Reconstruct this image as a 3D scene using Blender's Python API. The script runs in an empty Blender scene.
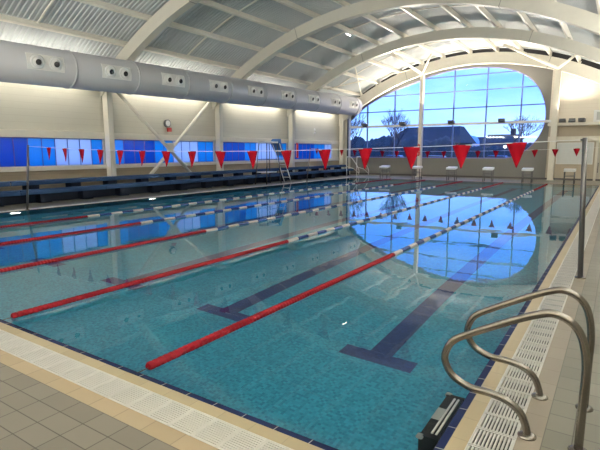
import bpy, bmesh, math, random
from mathutils import Vector, Matrix
random.seed(7)
S = bpy.context.scene
COL = S.collection
PI = math.pi

# ---------------------------------------------------------------- camera
cd = bpy.data.cameras.new('camera')
cd.sensor_width = 36.0
cd.lens = 478.36 / 600.0 * 36.0
cd.clip_start = 0.05
cd.clip_end = 500
cam = bpy.data.objects.new('camera', cd)
COL.objects.link(cam)
cam.location = (0.6865, -2.1272, 1.6556)
cam.rotation_euler = (math.radians(90 - 8.7776), math.radians(0.07), math.radians(33.4785))
S.camera = cam

# ---------------------------------------------------------------- world: dusk sky with soft clouds
w = bpy.data.worlds.new('dusk_sky')
S.world = w
w.use_nodes = True
nt = w.node_tree
nt.nodes.clear()
N = nt.nodes.new
L = nt.links.new
out = N('ShaderNodeOutputWorld')
bg = N('ShaderNodeBackground')
tc = N('ShaderNodeTexCoord')
sep = N('ShaderNodeSeparateXYZ')
L(tc.outputs['Generated'], sep.inputs[0])
ramp = N('ShaderNodeValToRGB')
ramp.color_ramp.elements[0].position = 0.0
ramp.color_ramp.elements[0].color = (0.30, 0.50, 1.0, 1)
ramp.color_ramp.elements[1].position = 0.40
ramp.color_ramp.elements[1].color = (0.068, 0.235, 0.95, 1)
e = ramp.color_ramp.elements.new(0.16)
e.color = (0.095, 0.29, 1.0, 1)
L(sep.outputs['Z'], ramp.inputs['Fac'])
mp = N('ShaderNodeMapping')
mp.inputs['Scale'].default_value = (1.6, 1.6, 6.5)
mp.inputs['Rotation'].default_value = (0, 0.12, 0)
L(tc.outputs['Generated'], mp.inputs['Vector'])
nz = N('ShaderNodeTexNoise')
nz.inputs['Scale'].default_value = 2.6
nz.inputs['Detail'].default_value = 6
nz.inputs['Roughness'].default_value = 0.55
L(mp.outputs[0], nz.inputs['Vector'])
cr = N('ShaderNodeValToRGB')
cr.color_ramp.elements[0].position = 0.40
cr.color_ramp.elements[1].position = 0.74
L(nz.outputs['Fac'], cr.inputs['Fac'])
mul = N('ShaderNodeMath')
mul.operation = 'MULTIPLY'
mul.inputs[1].default_value = 0.6
L(cr.outputs['Color'], mul.inputs[0])
mx = N('ShaderNodeMixRGB')
mx.inputs['Color2'].default_value = (0.36, 0.56, 1.0, 1)
L(mul.outputs[0], mx.inputs['Fac'])
L(ramp.outputs['Color'], mx.inputs['Color1'])
L(mx.outputs[0], bg.inputs['Color'])
bg.inputs['Strength'].default_value = 2.0
L(bg.outputs[0], out.inputs[0])

# ---------------------------------------------------------------- exposure
vs = S.view_settings
vs.view_transform = 'Standard'
vs.look = 'None'
vs.gamma = 1
vs.exposure = 0.52
vs.use_curve_mapping = False
try:
    S.cycles.use_denoising = True
    S.cycles.max_bounces = 14
    S.cycles.diffuse_bounces = 6
    S.cycles.glossy_bounces = 6
    S.cycles.transmission_bounces = 10
    S.cycles.transparent_max_bounces = 12
    S.cycles.sample_clamp_indirect = 6.0
except Exception:
    pass

# ---------------------------------------------------------------- large area lights (left wall battens, plus added unseen fill rows)
WARM = (1.0, 0.93, 0.80)
P_BATTEN_L = 50.0      # each batten behind the duct, washing the left wall
P_ADDED_FILL_L = 28.0     # each added light over the duct, without a fitting, brightening the roof
P_ADDED_FILL_R = 600.0     # each added, unseen fill light along the right-hand wall head
P_FLOOD = 260.0         # each floodlight on the end wall rail
def area(name, loc, rot, sx, sy, power, color=WARM):
    d = bpy.data.lights.new(name, 'AREA')
    d.shape = 'RECTANGLE'
    d.size = sx
    d.size_y = sy
    d.energy = power
    d.color = color
    o = bpy.data.objects.new(name, d)
    COL.objects.link(o)
    o.location = loc
    o.rotation_euler = rot
    return o
BAYS = [-2.8, 3.4, 9.6, 15.8, 22.15, 28.5]       # column / beam lines along the hall
XL, XR = -16.25, 2.6                              # faces of the side walls
YN, YF = -6.0, 29.2                               # faces of the near and far walls
ACX, ACZ, AR = -7.1, -7.2, 14.2                   # arch centre, radius of the beam soffit
for i in range(5):
    y = (BAYS[i] + BAYS[i + 1]) / 2
    area('batten_or_fill_light', (-15.80, y, 4.30), (0, math.radians(52), 0), 0.10, 4.6, P_BATTEN_L)
    area('batten_or_fill_light', (-15.55, y, 4.42), (0, math.radians(180 - 20), 0), 0.12, 4.6, P_ADDED_FILL_L)
    area('batten_or_fill_light', (2.25, y, 2.92), (0, math.radians(180 + 28), 0), 0.16, 5.0, P_ADDED_FILL_R, (1.0, 0.95, 0.86))

for x in (-13.0, -9.5, -6.0, -2.5, 0.8):  # added unseen lights behind the camera, brightening the near end
    area('batten_or_fill_light', (x, -5.75, 3.4), (math.radians(180 - 25), 0, 0), 2.6, 0.16, 420.0, (1.0, 0.95, 0.86))

# ================================================================ helpers
def nodes_of(name):
    m = bpy.data.materials.new(name)
    m.use_nodes = True
    t = m.node_tree
    t.nodes.clear()
    o = t.nodes.new('ShaderNodeOutputMaterial')
    return m, t, o

def mat(name, col, rough=0.5, metal=0.0, var=0.06, scale=6.0, bump=0.0, spec=0.5, coat=0.0):
    m, t, o = nodes_of(name)
    b = t.nodes.new('ShaderNodeBsdfPrincipled')
    b.inputs['Roughness'].default_value = rough
    b.inputs['Metallic'].default_value = metal
    b.inputs['Specular IOR Level'].default_value = spec
    b.inputs['Coat Weight'].default_value = coat
    tcn = t.nodes.new('ShaderNodeTexCoord')
    n = t.nodes.new('ShaderNodeTexNoise')
    n.inputs['Scale'].default_value = scale
    n.inputs['Detail'].default_value = 4
    t.links.new(tcn.outputs['Object'], n.inputs['Vector'])
    r = t.nodes.new('ShaderNodeMixRGB')
    r.inputs['Color1'].default_value = tuple(c * (1 - var) for c in col) + (1,)
    r.inputs['Color2'].default_value = tuple(min(1, c * (1 + var)) for c in col) + (1,)
    t.links.new(n.outputs['Fac'], r.inputs['Fac'])
    t.links.new(r.outputs[0], b.inputs['Base Color'])
    if bump:
        bp = t.nodes.new('ShaderNodeBump')
        bp.inputs['Strength'].default_value = bump
        bp.inputs['Distance'].default_value = 0.01
        t.links.new(n.outputs['Fac'], bp.inputs['Height'])
        t.links.new(bp.outputs[0], b.inputs['Normal'])
    t.links.new(b.outputs[0], o.inputs[0])
    return m

def tile_mat(name, c1, c2, grout, px, py, ox=0, oy=0, gw=0.006, rough=0.45, axes='XY', bump=0.3, spread=1.0, spec=0.5):
    """grid of tiles px by py with grout lines gw wide, one tone per tile"""
    m, t, o = nodes_of(name)
    nn = t.nodes.new
    lk = t.links.new
    b = nn('ShaderNodeBsdfPrincipled')
    b.inputs['Roughness'].default_value = rough
    b.inputs['Specular IOR Level'].default_value = spec
    geo = nn('ShaderNodeNewGeometry')
    sp = nn('ShaderNodeSeparateXYZ')
    lk(geo.outputs['Position'], sp.inputs[0])
    def M(op, a, v=None):
        k = nn('ShaderNodeMath')
        k.operation = op
        for i, x in enumerate((a, v)):
            if x is None:
                continue
            if isinstance(x, (int, float)):
                k.inputs[i].default_value = x
            else:
                lk(x, k.inputs[i])
        return k.outputs[0]
    us = []
    masks = []
    for ax, p_, of in ((axes[0], px, ox), (axes[1], py, oy)):
        u = M('DIVIDE', M('SUBTRACT', sp.outputs[ax], of), p_)
        us.append(M('FLOOR', u))
        fr = M('FRACT', u)
        d = M('MULTIPLY', M('MINIMUM', fr, M('SUBTRACT', 1.0, fr)), p_)
        masks.append(M('LESS_THAN', d, gw / 2))
    g = M('MAXIMUM', masks[0], masks[1])
    cv = nn('ShaderNodeCombineXYZ')
    lk(us[0], cv.inputs[0])
    lk(us[1], cv.inputs[1])
    wn = nn('ShaderNodeTexWhiteNoise')
    lk(cv.outputs[0], wn.inputs['Vector'])
    n = nn('ShaderNodeTexNoise')
    n.inputs['Scale'].default_value = 2.2
    n.inputs['Detail'].default_value = 5
    lk(geo.outputs['Position'], n.inputs['Vector'])
    f = M('ADD', M('MULTIPLY', wn.outputs['Value'], 0.7 * spread), M('MULTIPLY', n.outputs['Fac'], 0.5))
    mxc = nn('ShaderNodeMixRGB')
    mxc.inputs['Color1'].default_value = c1 + (1,)
    mxc.inputs['Color2'].default_value = c2 + (1,)
    lk(f, mxc.inputs['Fac'])
    mg = nn('ShaderNodeMixRGB')
    mg.inputs['Color2'].default_value = grout + (1,)
    lk(g, mg.inputs['Fac'])
    lk(mxc.outputs[0], mg.inputs['Color1'])
    lk(mg.outputs[0], b.inputs['Base Color'])
    if bump:
        bp = nn('ShaderNodeBump')
        bp.inputs['Strength'].default_value = bump
        bp.inputs['Distance'].default_value = 0.004
        lk(M('SUBTRACT', 1.0, g), bp.inputs['Height'])
        lk(bp.outputs[0], b.inputs['Normal'])
    lk(b.outputs[0], o.inputs[0])
    return m

def lit(name, c, s_):
    m, t, o = nodes_of(name)
    em = t.nodes.new('ShaderNodeEmission'); em.inputs[0].default_value = c + (1,); em.inputs[1].default_value = s_
    t.links.new(em.outputs[0], o.inputs[0])
    return m

class MB:
    """collects shapes in one bmesh and links them as ONE mesh object"""
    def __init__(s):
        s.bm = bmesh.new()
        s.mi = 0
    def _f(s, vs_, smooth=False):
        try:
            f = s.bm.faces.new(vs_)
        except ValueError:
            return None
        f.material_index = s.mi
        f.smooth = smooth
        return f
    def hexa(s, p):
        v = [s.bm.verts.new(q) for q in p]
        for a in ((0, 3, 2, 1), (4, 5, 6, 7), (0, 1, 5, 4), (1, 2, 6, 5), (2, 3, 7, 6), (3, 0, 4, 7)):
            s._f([v[i] for i in a])
    def box(s, x0, x1, y0, y1, z0, z1, bevel=0.0):
        if bevel:
            b2 = bmesh.new()
            bmesh.ops.create_cube(b2, size=1)
            for v in b2.verts:
                v.co = ((x0 + x1) / 2 + v.co.x * (x1 - x0), (y0 + y1) / 2 + v.co.y * (y1 - y0), (z0 + z1) / 2 + v.co.z * (z1 - z0))
            bmesh.ops.bevel(b2, geom=b2.edges[:], offset=bevel, segments=2, affect='EDGES', profile=0.5)
            s.merge(b2)
            return s
        s.hexa([(x0, y0, z0), (x1, y0, z0), (x1, y1, z0), (x0, y1, z0), (x0, y0, z1), (x1, y0, z1), (x1, y1, z1), (x0, y1, z1)])
        return s
    def merge(s, b2, smooth=False):
        mp_ = {}
        for v in b2.verts:
            mp_[v] = s.bm.verts.new(v.co)
        for f in b2.faces:
            s._f([mp_[v] for v in f.verts], smooth)
        b2.free()
    def tube(s, pts, r, n=10, closed=False, caps=True):
        pts = [Vector(p) for p in pts]
        rings = []
        K = len(pts)
        up = None
        for i, p in enumerate(pts):
            if closed:
                t = pts[(i + 1) % K] - pts[i - 1]
            else:
                t = pts[min(i + 1, K - 1)] - pts[max(i - 1, 0)]
            t.normalize()
            if up is None:
                a = Vector((0, 0, 1)) if abs(t.z) < 0.9 else Vector((1, 0, 0))
                u = t.cross(a).normalized()
            else:
                u = (up - t * up.dot(t)).normalized()
            up = u
            v = t.cross(u)
            rr = r[i] if isinstance(r, (list, tuple)) else r
            rings.append([s.bm.verts.new(p + (u * math.cos(2 * PI * k / n) + v * math.sin(2 * PI * k / n)) * rr) for k in range(n)])
        R_ = range(K if closed else K - 1)
        for i in R_:
            a, b = rings[i], rings[(i + 1) % K]
            for k in range(n):
                s._f([a[k], a[(k + 1) % n], b[(k + 1) % n], b[k]], True)
        if caps and not closed:
            s._f(rings[0][::-1])
            s._f(rings[-1])
        return s
    def bar(s, a, b, w_, h_):
        """straight bar of rectangular section from a to b"""
        a, b = Vector(a), Vector(b)
        t = (b - a).normalized()
        up = Vector((0, 0, 1)) if abs(t.z) < 0.95 else Vector((0, 1, 0))
        u = t.cross(up).normalized()
        v = u.cross(t)
        q = []
        for c in (a, b):
            for du, dv in ((-1, -1), (1, -1), (1, 1), (-1, 1)):
                q.append(c + u * du * w_ / 2 + v * dv * h_ / 2)
        s.hexa([tuple(x) for x in q])
        return s
    def prism(s, poly, axis, a, b, smooth=False):
        """polygon (2D) extruded along an axis; axis 'Y' takes (x,z), 'X' takes (y,z), 'Z' takes (x,y)"""
        def P(q, t):
            return {'Y': (q[0], t, q[1]), 'X': (t, q[0], q[1]), 'Z': (q[0], q[1], t)}[axis]
        va = [s.bm.verts.new(P(q, a)) for q in poly]
        vb = [s.bm.verts.new(P(q, b)) for q in poly]
        n = len(poly)
        s._f(va)
        s._f(vb[::-1])
        for i in range(n):
            s._f([va[i], vb[i], vb[(i + 1) % n], va[(i + 1) % n]], smooth)
        return s
    def lathe(s, prof, loc, axis='Z', n=16, smooth=True):
        """(radius, height) profile turned around an axis through loc"""
        rings = []
        for r, h in prof:
            ring = []
            for k in range(n):
                c, d = r * math.cos(2 * PI * k / n), r * math.sin(2 * PI * k / n)
                q = {'Z': (c, d, h), 'X': (h, c, d), 'Y': (d, h, c)}[axis]
                ring.append(s.bm.verts.new((loc[0] + q[0], loc[1] + q[1], loc[2] + q[2])))
            rings.append(ring)
        for a, b in zip(rings, rings[1:]):
            for k in range(n):
                s._f([a[k], a[(k + 1) % n], b[(k + 1) % n], b[k]], smooth)
        s._f(rings[0][::-1])
        s._f(rings[-1])
        return s
    def build(s, name, m, parent=None, loc=None, recalc=True):
        if recalc: bmesh.ops.recalc_face_normals(s.bm, faces=s.bm.faces[:])
        me = bpy.data.meshes.new(name)
        s.bm.to_mesh(me)
        s.bm.free()
        for k in (m if isinstance(m, (list, tuple)) else [m]):
            me.materials.append(k)
        o = bpy.data.objects.new(name, me)
        COL.objects.link(o)
        if parent:
            o.parent = parent
        if loc:
            o.location = loc
        return o

def tag(o, label=None, cat=None, group=None, kind=None):
    if label: o['label'] = label
    if cat: o['category'] = cat
    if group: o['group'] = group
    if kind: o['kind'] = kind
    return o
def struct(o, label=None):
    o['kind'] = 'structure'
    if label: o['label'] = label
    return o
def empty(name, loc=(0, 0, 0), rz=0):
    o = bpy.data.objects.new(name, None)
    o.empty_display_size = 0.2
    COL.objects.link(o)
    o.location = loc
    o.rotation_euler = (0, 0, rz)
    return o
def copy_tree(o, parent=None):
    c = o.copy()
    COL.objects.link(c)
    if parent: c.parent = parent
    for ch in list(o.children):
        copy_tree(ch, c)
    return c
ORD = ['first', 'second', 'third', 'fourth', 'fifth', 'sixth', 'seventh', 'eighth', 'ninth', 'tenth', 'eleventh', 'twelfth',
       'thirteenth', 'fourteenth', 'fifteenth', 'sixteenth', 'seventeenth', 'eighteenth', 'nineteenth', 'twentieth']
def smooth_path(pts, k=6):
    pts = [Vector(p) for p in pts]
    q = [pts[0] * 2 - pts[1]] + pts + [pts[-1] * 2 - pts[-2]]
    r = []
    for i in range(1, len(q) - 2):
        a, b, c, d = q[i - 1:i + 3]
        for j in range(k):
            t = j / k
            r.append(0.5 * ((2 * b) + (c - a) * t + (2 * a - 5 * b + 4 * c - d) * t * t + (3 * b - a - 3 * c + d) * t ** 3))
    r.append(pts[-1])
    return r
def arch_z(x, R_):
    return ACZ + math.sqrt(max(0, R_ * R_ - (x - ACX) ** 2))

# ================================================================ materials
M_cream = mat('cream_paint', (0.76, 0.72, 0.62), 0.45)
M_beam = mat('cream_beam_paint', (0.62, 0.60, 0.52), 0.4, var=0.04)
M_purlin = mat('cream_purlin_paint', (0.82, 0.79, 0.70), 0.4)
M_deck = mat('grey_roof_sheet', (0.50, 0.53, 0.54), 0.5, 0.0, var=0.06, scale=1.2)
M_duct = mat('grey_duct_paint', (0.53, 0.53, 0.55), 0.35, 0.0, var=0.03, scale=1.0)
M_nozzle = mat('white_nozzle', (0.84, 0.83, 0.80), 0.4)
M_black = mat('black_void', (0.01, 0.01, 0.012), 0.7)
M_white = mat('white_plastic', (0.82, 0.82, 0.80), 0.4)
M_steel = mat('brushed_steel', (0.27, 0.245, 0.215), 0.25, 1.0, var=0.08, scale=40)
M_darksteel = mat('dull_steel_post', (0.13, 0.125, 0.125), 0.4, 0.7, var=0.2, scale=10)
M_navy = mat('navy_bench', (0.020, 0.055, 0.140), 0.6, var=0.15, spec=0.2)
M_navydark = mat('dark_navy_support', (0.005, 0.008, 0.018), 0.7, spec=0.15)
M_red = mat('red_fabric', (0.29, 0.003, 0.012), 0.8, var=0.12, scale=15, spec=0.1)
M_redplastic = mat('red_float_plastic', (0.20, 0.003, 0.010), 0.6, var=0.10, scale=30, spec=0.2)
M_bluefloat = mat('blue_float_plastic', (0.018, 0.055, 0.22), 0.4, var=0.15, scale=30)
M_whitefloat = mat('white_float_plastic', (0.72, 0.70, 0.66), 0.4, var=0.06, scale=30)
M_grey = mat('grey_spandrel', (0.20, 0.195, 0.18), 0.55, var=0.06, scale=1.5)
M_mullion = mat('blue_grey_mullion', (0.10, 0.15, 0.32), 0.4, 0.2)
M_rim = mat('violet_window_rim', (0.20, 0.20, 0.52), 0.4)
M_darkfit = mat('dark_fitting', (0.07, 0.075, 0.085), 0.5)
M_red2 = mat('red_equipment', (0.50, 0.02, 0.01), 0.45)
M_blueboard = mat('blue_board', (0.05, 0.18, 0.50), 0.5)
M_coping = tile_mat('beige_coping', (0.45, 0.36, 0.215), (0.53, 0.43, 0.265), (0.38, 0.31, 0.20), 0.25, 0.25, -0.04, 0.02, 0.005, 0.45)
M_strip = tile_mat('beige_strip_tile', (0.41, 0.315, 0.195), (0.48, 0.37, 0.24), (0.29, 0.23, 0.16), 0.262, 0.25, -0.006, 0.05, 0.006, 0.5)
M_strip2 = tile_mat('pinkish_strip_tile', (0.27, 0.225, 0.172), (0.32, 0.27, 0.21), (0.19, 0.16, 0.12), 0.25, 0.25, 0.45, 0.05, 0.005, 0.5)
M_tileN = tile_mat('grey_deck_tile_near', (0.175, 0.153, 0.122), (0.22, 0.196, 0.157), (0.075, 0.06, 0.047), 0.25, 0.1455, 0.07, -0.45, 0.007, 0.5)
M_tileR = tile_mat('grey_deck_tile_side', (0.150, 0.141, 0.108), (0.195, 0.182, 0.140), (0.065, 0.058, 0.043), 0.1455, 0.205, 0.45, 0.09, 0.006, 0.42)
M_nosing = tile_mat('blue_nosing_tile', (0.006, 0.012, 0.045), (0.010, 0.018, 0.065), (0.45, 0.42, 0.36), 0.25, 0.25, 0.085, 0.12, 0.007, 0.65, bump=0, spec=0.12)
M_grate = mat('white_grating', (0.78, 0.75, 0.70), 0.45, var=0.05)
M_mosaic = tile_mat('teal_mosaic', (0.003, 0.19, 0.39), (0.060, 0.48, 0.67), (0.07, 0.40, 0.56), 0.028, 0.028, 0, 0, 0.003, 0.4, bump=0, spread=1.15)
M_poolwall = tile_mat('teal_wall_mosaic', (0.012, 0.17, 0.26), (0.04, 0.28, 0.36), (0.07, 0.30, 0.36), 0.25, 0.12, 0, 0, 0.004, 0.4, axes='YZ', bump=0)
M_line = tile_mat('navy_lane_mosaic', (0.006, 0.024, 0.14), (0.025, 0.065, 0.25), (0.03, 0.06, 0.20), 0.028, 0.028, 0, 0, 0.003, 0.4, bump=0)
M_board = mat('white_board', (0.70, 0.72, 0.70), 0.4)

def clad_mat(name, col, line, pitch, wid, rough=0.5):
    """horizontal boards: a groove every pitch metres of height"""
    m, t, o = nodes_of(name)
    b = t.nodes.new('ShaderNodeBsdfPrincipled')
    b.inputs['Roughness'].default_value = rough
    g = t.nodes.new('ShaderNodeNewGeometry')
    sp = t.nodes.new('ShaderNodeSeparateXYZ')
    t.links.new(g.outputs['Position'], sp.inputs[0])
    a = t.nodes.new('ShaderNodeMath'); a.operation = 'DIVIDE'; a.inputs[1].default_value = pitch
    t.links.new(sp.outputs['Z'], a.inputs[0])
    f = t.nodes.new('ShaderNodeMath'); f.operation = 'FRACT'
    t.links.new(a.outputs[0], f.inputs[0])
    l = t.nodes.new('ShaderNodeMath'); l.operation = 'LESS_THAN'; l.inputs[1].default_value = wid / pitch
    t.links.new(f.outputs[0], l.inputs[0])
    n = t.nodes.new('ShaderNodeTexNoise'); n.inputs['Scale'].default_value = 0.8; n.inputs['Detail'].default_value = 4
    t.links.new(g.outputs['Position'], n.inputs['Vector'])
    c = t.nodes.new('ShaderNodeMixRGB')
    c.inputs['Color1'].default_value = tuple(x * 0.94 for x in col) + (1,)
    c.inputs['Color2'].default_value = tuple(min(1, x * 1.05) for x in col) + (1,)
    t.links.new(n.outputs['Fac'], c.inputs['Fac'])
    k = t.nodes.new('ShaderNodeMixRGB')
    k.inputs['Color2'].default_value = line + (1,)
    t.links.new(l.outputs[0], k.inputs['Fac'])
    t.links.new(c.outputs[0], k.inputs['Color1'])
    t.links.new(k.outputs[0], b.inputs['Base Color'])
    t.links.new(b.outputs[0], o.inputs[0])
    return m
M_clad = clad_mat('cream_cladding', (0.57, 0.55, 0.465), (0.49, 0.47, 0.39), 0.22, 0.012)
M_block = clad_mat('beige_blockwork', (0.38, 0.31, 0.22), (0.30, 0.25, 0.18), 0.215, 0.012, 0.7)

def glass_mat(name, tint, gloss=0.06):
    """thin pane: tinted see-through with a Fresnel sheen"""
    m, t, o = nodes_of(name)
    tr = t.nodes.new('ShaderNodeBsdfTransparent'); tr.inputs[0].default_value = tint + (1,)
    gl = t.nodes.new('ShaderNodeBsdfGlossy'); gl.inputs['Roughness'].default_value = 0.02
    fr = t.nodes.new('ShaderNodeFresnel'); fr.inputs['IOR'].default_value = 1.35
    mxs = t.nodes.new('ShaderNodeMixShader')
    t.links.new(fr.outputs[0], mxs.inputs[0])
    t.links.new(tr.outputs[0], mxs.inputs[1])
    t.links.new(gl.outputs[0], mxs.inputs[2])
    t.links.new(mxs.outputs[0], o.inputs[0])
    return m
M_glass = glass_mat('clear_glass', (0.93, 0.96, 0.98))
def opal_mat(name, col):
    """coloured opal panel lit through from outside"""
    m, t, o = nodes_of(name)
    tr = t.nodes.new('ShaderNodeBsdfTranslucent'); tr.inputs[0].default_value = col + (1,)
    gl = t.nodes.new('ShaderNodeBsdfGlossy'); gl.inputs['Roughness'].default_value = 0.15
    mxs = t.nodes.new('ShaderNodeMixShader'); mxs.inputs[0].default_value = 0.04
    t.links.new(tr.outputs[0], mxs.inputs[1])
    t.links.new(gl.outputs[0], mxs.inputs[2])
    t.links.new(mxs.outputs[0], o.inputs[0])
    return m
M_pane = {'d': opal_mat('deep_blue_pane', (0.012, 0.21, 0.46)),
          'a': opal_mat('azure_pane', (0.05, 0.42, 0.62)),
          'l': opal_mat('lavender_pane', (0.66, 0.66, 0.70))}

# water: clear, mirror-like at low angles, faint ripples
M_water, t, o = nodes_of('pool_water')
gb = t.nodes.new('ShaderNodeBsdfGlass')
gb.inputs['IOR'].default_value = 1.333
gb.inputs['Roughness'].default_value = 0.0
gb.inputs['Color'].default_value = (0.97, 1.0, 1.0, 1)
g = t.nodes.new('ShaderNodeNewGeometry')
n1 = t.nodes.new('ShaderNodeTexNoise'); n1.inputs['Scale'].default_value = 1.1; n1.inputs['Detail'].default_value = 2
n2 = t.nodes.new('ShaderNodeTexNoise'); n2.inputs['Scale'].default_value = 5.0; n2.inputs['Detail'].default_value = 2
t.links.new(g.outputs['Position'], n1.inputs['Vector'])
t.links.new(g.outputs['Position'], n2.inputs['Vector'])
ad = t.nodes.new('ShaderNodeMath'); ad.operation = 'MULTIPLY_ADD'; ad.inputs[1].default_value = 0.12
t.links.new(n2.outputs['Fac'], ad.inputs[0])
t.links.new(n1.outputs['Fac'], ad.inputs[2])
bp = t.nodes.new('ShaderNodeBump'); bp.inputs['Strength'].default_value = 1.0; bp.inputs['Distance'].default_value = 0.0022
t.links.new(ad.outputs[0], bp.inputs['Height'])
t.links.new(bp.outputs[0], gb.inputs['Normal'])
t.links.new(gb.outputs[0], o.inputs[0])

# ================================================================ SETTING
W, LEN = 13.29, 25.0
# ---- pool basin with lane markings on its floor
LANES = [-1.24, -3.35, -5.40, -7.47, -9.56, -11.75]
ROPES = [-(2.229 + 2.085 * k) for k in range(5)]
def floor_z(y):
    return -1.1 - 0.6 * max(0, min(1, (y - 9) / 16))
xs = {-W, 0.0}
ys = {0.0, LEN, 2.12, 2.34, LEN - 2.34, LEN - 2.12, 9.0}
for c in LANES:
    xs |= {c - 0.40, c - 0.125, c + 0.125, c + 0.40}
xs = sorted(xs)
ys = sorted(ys)
b = MB()
for i in range(len(xs) - 1):
    for j in range(len(ys) - 1):
        x, y = (xs[i] + xs[i + 1]) / 2, (ys[j] + ys[j + 1]) / 2
        on = any((abs(x - c) < 0.125 and 2.12 < y < 22.8) or (abs(x - c) < 0.40 and (2.12 < y < 2.34 or LEN - 2.34 < y < LEN - 2.12)) for c in LANES)
        b.mi = 1 if on else 0
        v = [b.bm.verts.new((px, py, floor_z(py))) for px, py in ((xs[i], ys[j]), (xs[i + 1], ys[j]), (xs[i + 1], ys[j + 1]), (xs[i], ys[j + 1]))]
        b._f(v)
b.mi = 2
E0 = 0.05
for x in (-W, 0):
    v = [b.bm.verts.new(q) for q in ((x, 0, -1.1), (x, 9, -1.1), (x, LEN, floor_z(LEN)), (x, LEN, -0.012), (x, 9, -0.012), (x, 0, -0.012))]
    b._f([v[0], v[1], v[4], v[5]])
    b._f([v[1], v[2], v[3], v[4]])
for y in (0, LEN):
    v = [b.bm.verts.new(q) for q in ((-W, y, floor_z(y)), (0, y, floor_z(y)), (0, y, -0.012), (-W, y, -0.012))]
    b._f(v)
basin = struct(b.build('pool_basin', [M_mosaic, M_line, M_poolwall]))
# blue nosing tiles round the water's edge
def ring(name, a, c, za, zc, m, zb):
    """frame around the pool between offsets a and c (outwards), top from za to zc, thick down to zb"""
    b = MB()
    O = [(-W - a, -a), (a, -a), (a, LEN + a), (-W - a, LEN + a)]
    Q = [(-W - c, -c), (c, -c), (c, LEN + c), (-W - c, LEN + c)]
    for i in range(4):
        j = (i + 1) % 4
        b.hexa([(*O[i], zb), (*O[j], zb), (*Q[j], zb), (*Q[i], zb), (*O[i], za), (*O[j], za), (*Q[j], zc), (*Q[i], zc)])
    return struct(b.build(name, m))
ring('trim_1', -0.050, 0.0, -0.0045, -0.001, M_nosing, -0.06)
ring('trim_2', 0.0, 0.10, 0.0, 0.0, M_coping, -0.10)
# gutter channel below the grating, dark
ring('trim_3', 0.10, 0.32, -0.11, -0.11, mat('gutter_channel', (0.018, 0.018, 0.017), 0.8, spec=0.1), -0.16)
b = MB()
O = (0.32, 0.45)
ringb = ring('trim_4', 0.32, 0.45, 0.0, 0.0, M_strip2, -0.12)
ringb.data.materials.append(M_strip)
for f in ringb.data.polygons:
    if f.center.y < -0.3:
        f.material_index = 1
b.bm.free()
# floor of the hall around it
b = MB()
c = 0.45
b.mi = 0
b.box(XL, XR, YN, -c, -0.2, 0.0)
b.mi = 1
b.box(c, XR, -c, YF, -0.2, 0.0)
b.box(XL, -W - c, -c, YF, -0.2, 0.0)
b.box(-W - c, c, LEN + c, YF, -0.2, 0.0)
struct(b.build('floor', [M_tileN, M_tileR]))
# water
b = MB()
NXW, NYW = 1, 1
v = [b.bm.verts.new(q) for q in ((-W + 0.046, 0.046, -0.007), (-0.046, 0.046, -0.007), (-0.046, LEN - 0.046, -0.007), (-W + 0.046, LEN - 0.046, -0.007))]
b._f(v)
struct(b.build('pool_water', M_water, recalc=False))

# ---- gratings: one white slotted module every 0.2 m
def grate_module(along, n=8, half=0.27):
    """module 0.2 long along 'X' or 'Y', 0.22 wide, slots running along the edge"""
    b = MB()
    wd = 0.218
    bars = n + 1
    pit = wd / bars
    def bx(u0, u1, v0, v1, z0, z1):
        if along == 'X': b.box(u0, u1, v0, v1, z0, z1)
        else: b.box(v0, v1, u0, u1, z0, z1)
    for i in range(bars):
        c0 = -wd / 2 + (i + 0.5) * pit
        bx(-0.0985, 0.0985, c0 - pit * half, c0 + pit * half, -0.012, 0.0)
    for u in (-0.0925, 0.0925):
        bx(u - 0.006, u + 0.006, -wd / 2, wd / 2, -0.028, 0.003)
    for s_ in (-1, 1):
        bx(-0.0985, 0.0985, s_ * wd / 2 - 0.004, s_ * wd / 2 + 0.004, -0.028, 0.002)
    return b
gx = grate_module('X', 11, 0.33).build('gutter_grating', M_grate)
gl = grate_module('Y', 9, 0.44).build('gutter_grating', M_grate)
gy = grate_module('Y', 10, 0.27).build('gutter_grating', M_grate)
LABN = 'white slotted gutter grating module in the strip along the near pool edge'
LABR = 'white slotted gutter grating module in the strip along the right-hand pool edge'
LABL = 'white gutter grating module in the strip along the far-left pool edge below benches'
LABF = 'white gutter grating module in the strip along the far pool end before starting blocks'
first = {'X': gx, 'Y': gy, 'L': gl}
used = set()
def put_grate(kind, x, y, label, group):
    o = first[kind]
    if kind in used:
        o = copy_tree(o)
    used.add(kind)
    o.location = (x, y, 0)
    tag(o, label, 'grating', group)
for k in range(30):
    put_grate('X', 0.0 - 0.2 * k + 0.02, -0.21, LABN, 'near edge gutter gratings')
for k in range(124):
    put_grate('Y', 0.21, 0.2 + 0.2 * k, LABR, 'right edge gutter gratings')

for k in range(124):
    put_grate('L', -W - 0.21, 0.2 + 0.2 * k, LABL, 'far-left edge gutter gratings')

# ---- walls
b = MB(); b.box(XL - 0.25, XL, YN, YF + 0.3, -0.2, 1.0)
wl = struct(b.build('wall_left', M_block))
b = MB(); b.box(XL - 0.25, XL, YN, YF + 0.3, 2.38, 5.2)
b.build('upper_cladding', M_clad, wl)
b = MB(); b.box(XL - 0.25, XL + 0.14, YN, YF + 0.3, 2.13, 2.38)
b.build('lintel_band', M_cream, wl)
b = MB(); b.box(XL - 0.25, XL + 0.16, YN, YF + 0.3, 0.99, 1.15)
b.build('sill_band', M_cream, wl)
b = MB()
for y in BAYS[1:]:
    b.box(XL - 0.20, XL + 0.02, y - 0.12, y + 0.34, 1.15, 2.13)
b.box(XL - 0.20, XL + 0.02, 27.55, YF, 1.15, 2.13)
b.build('window_pier', M_cream, wl)

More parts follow.
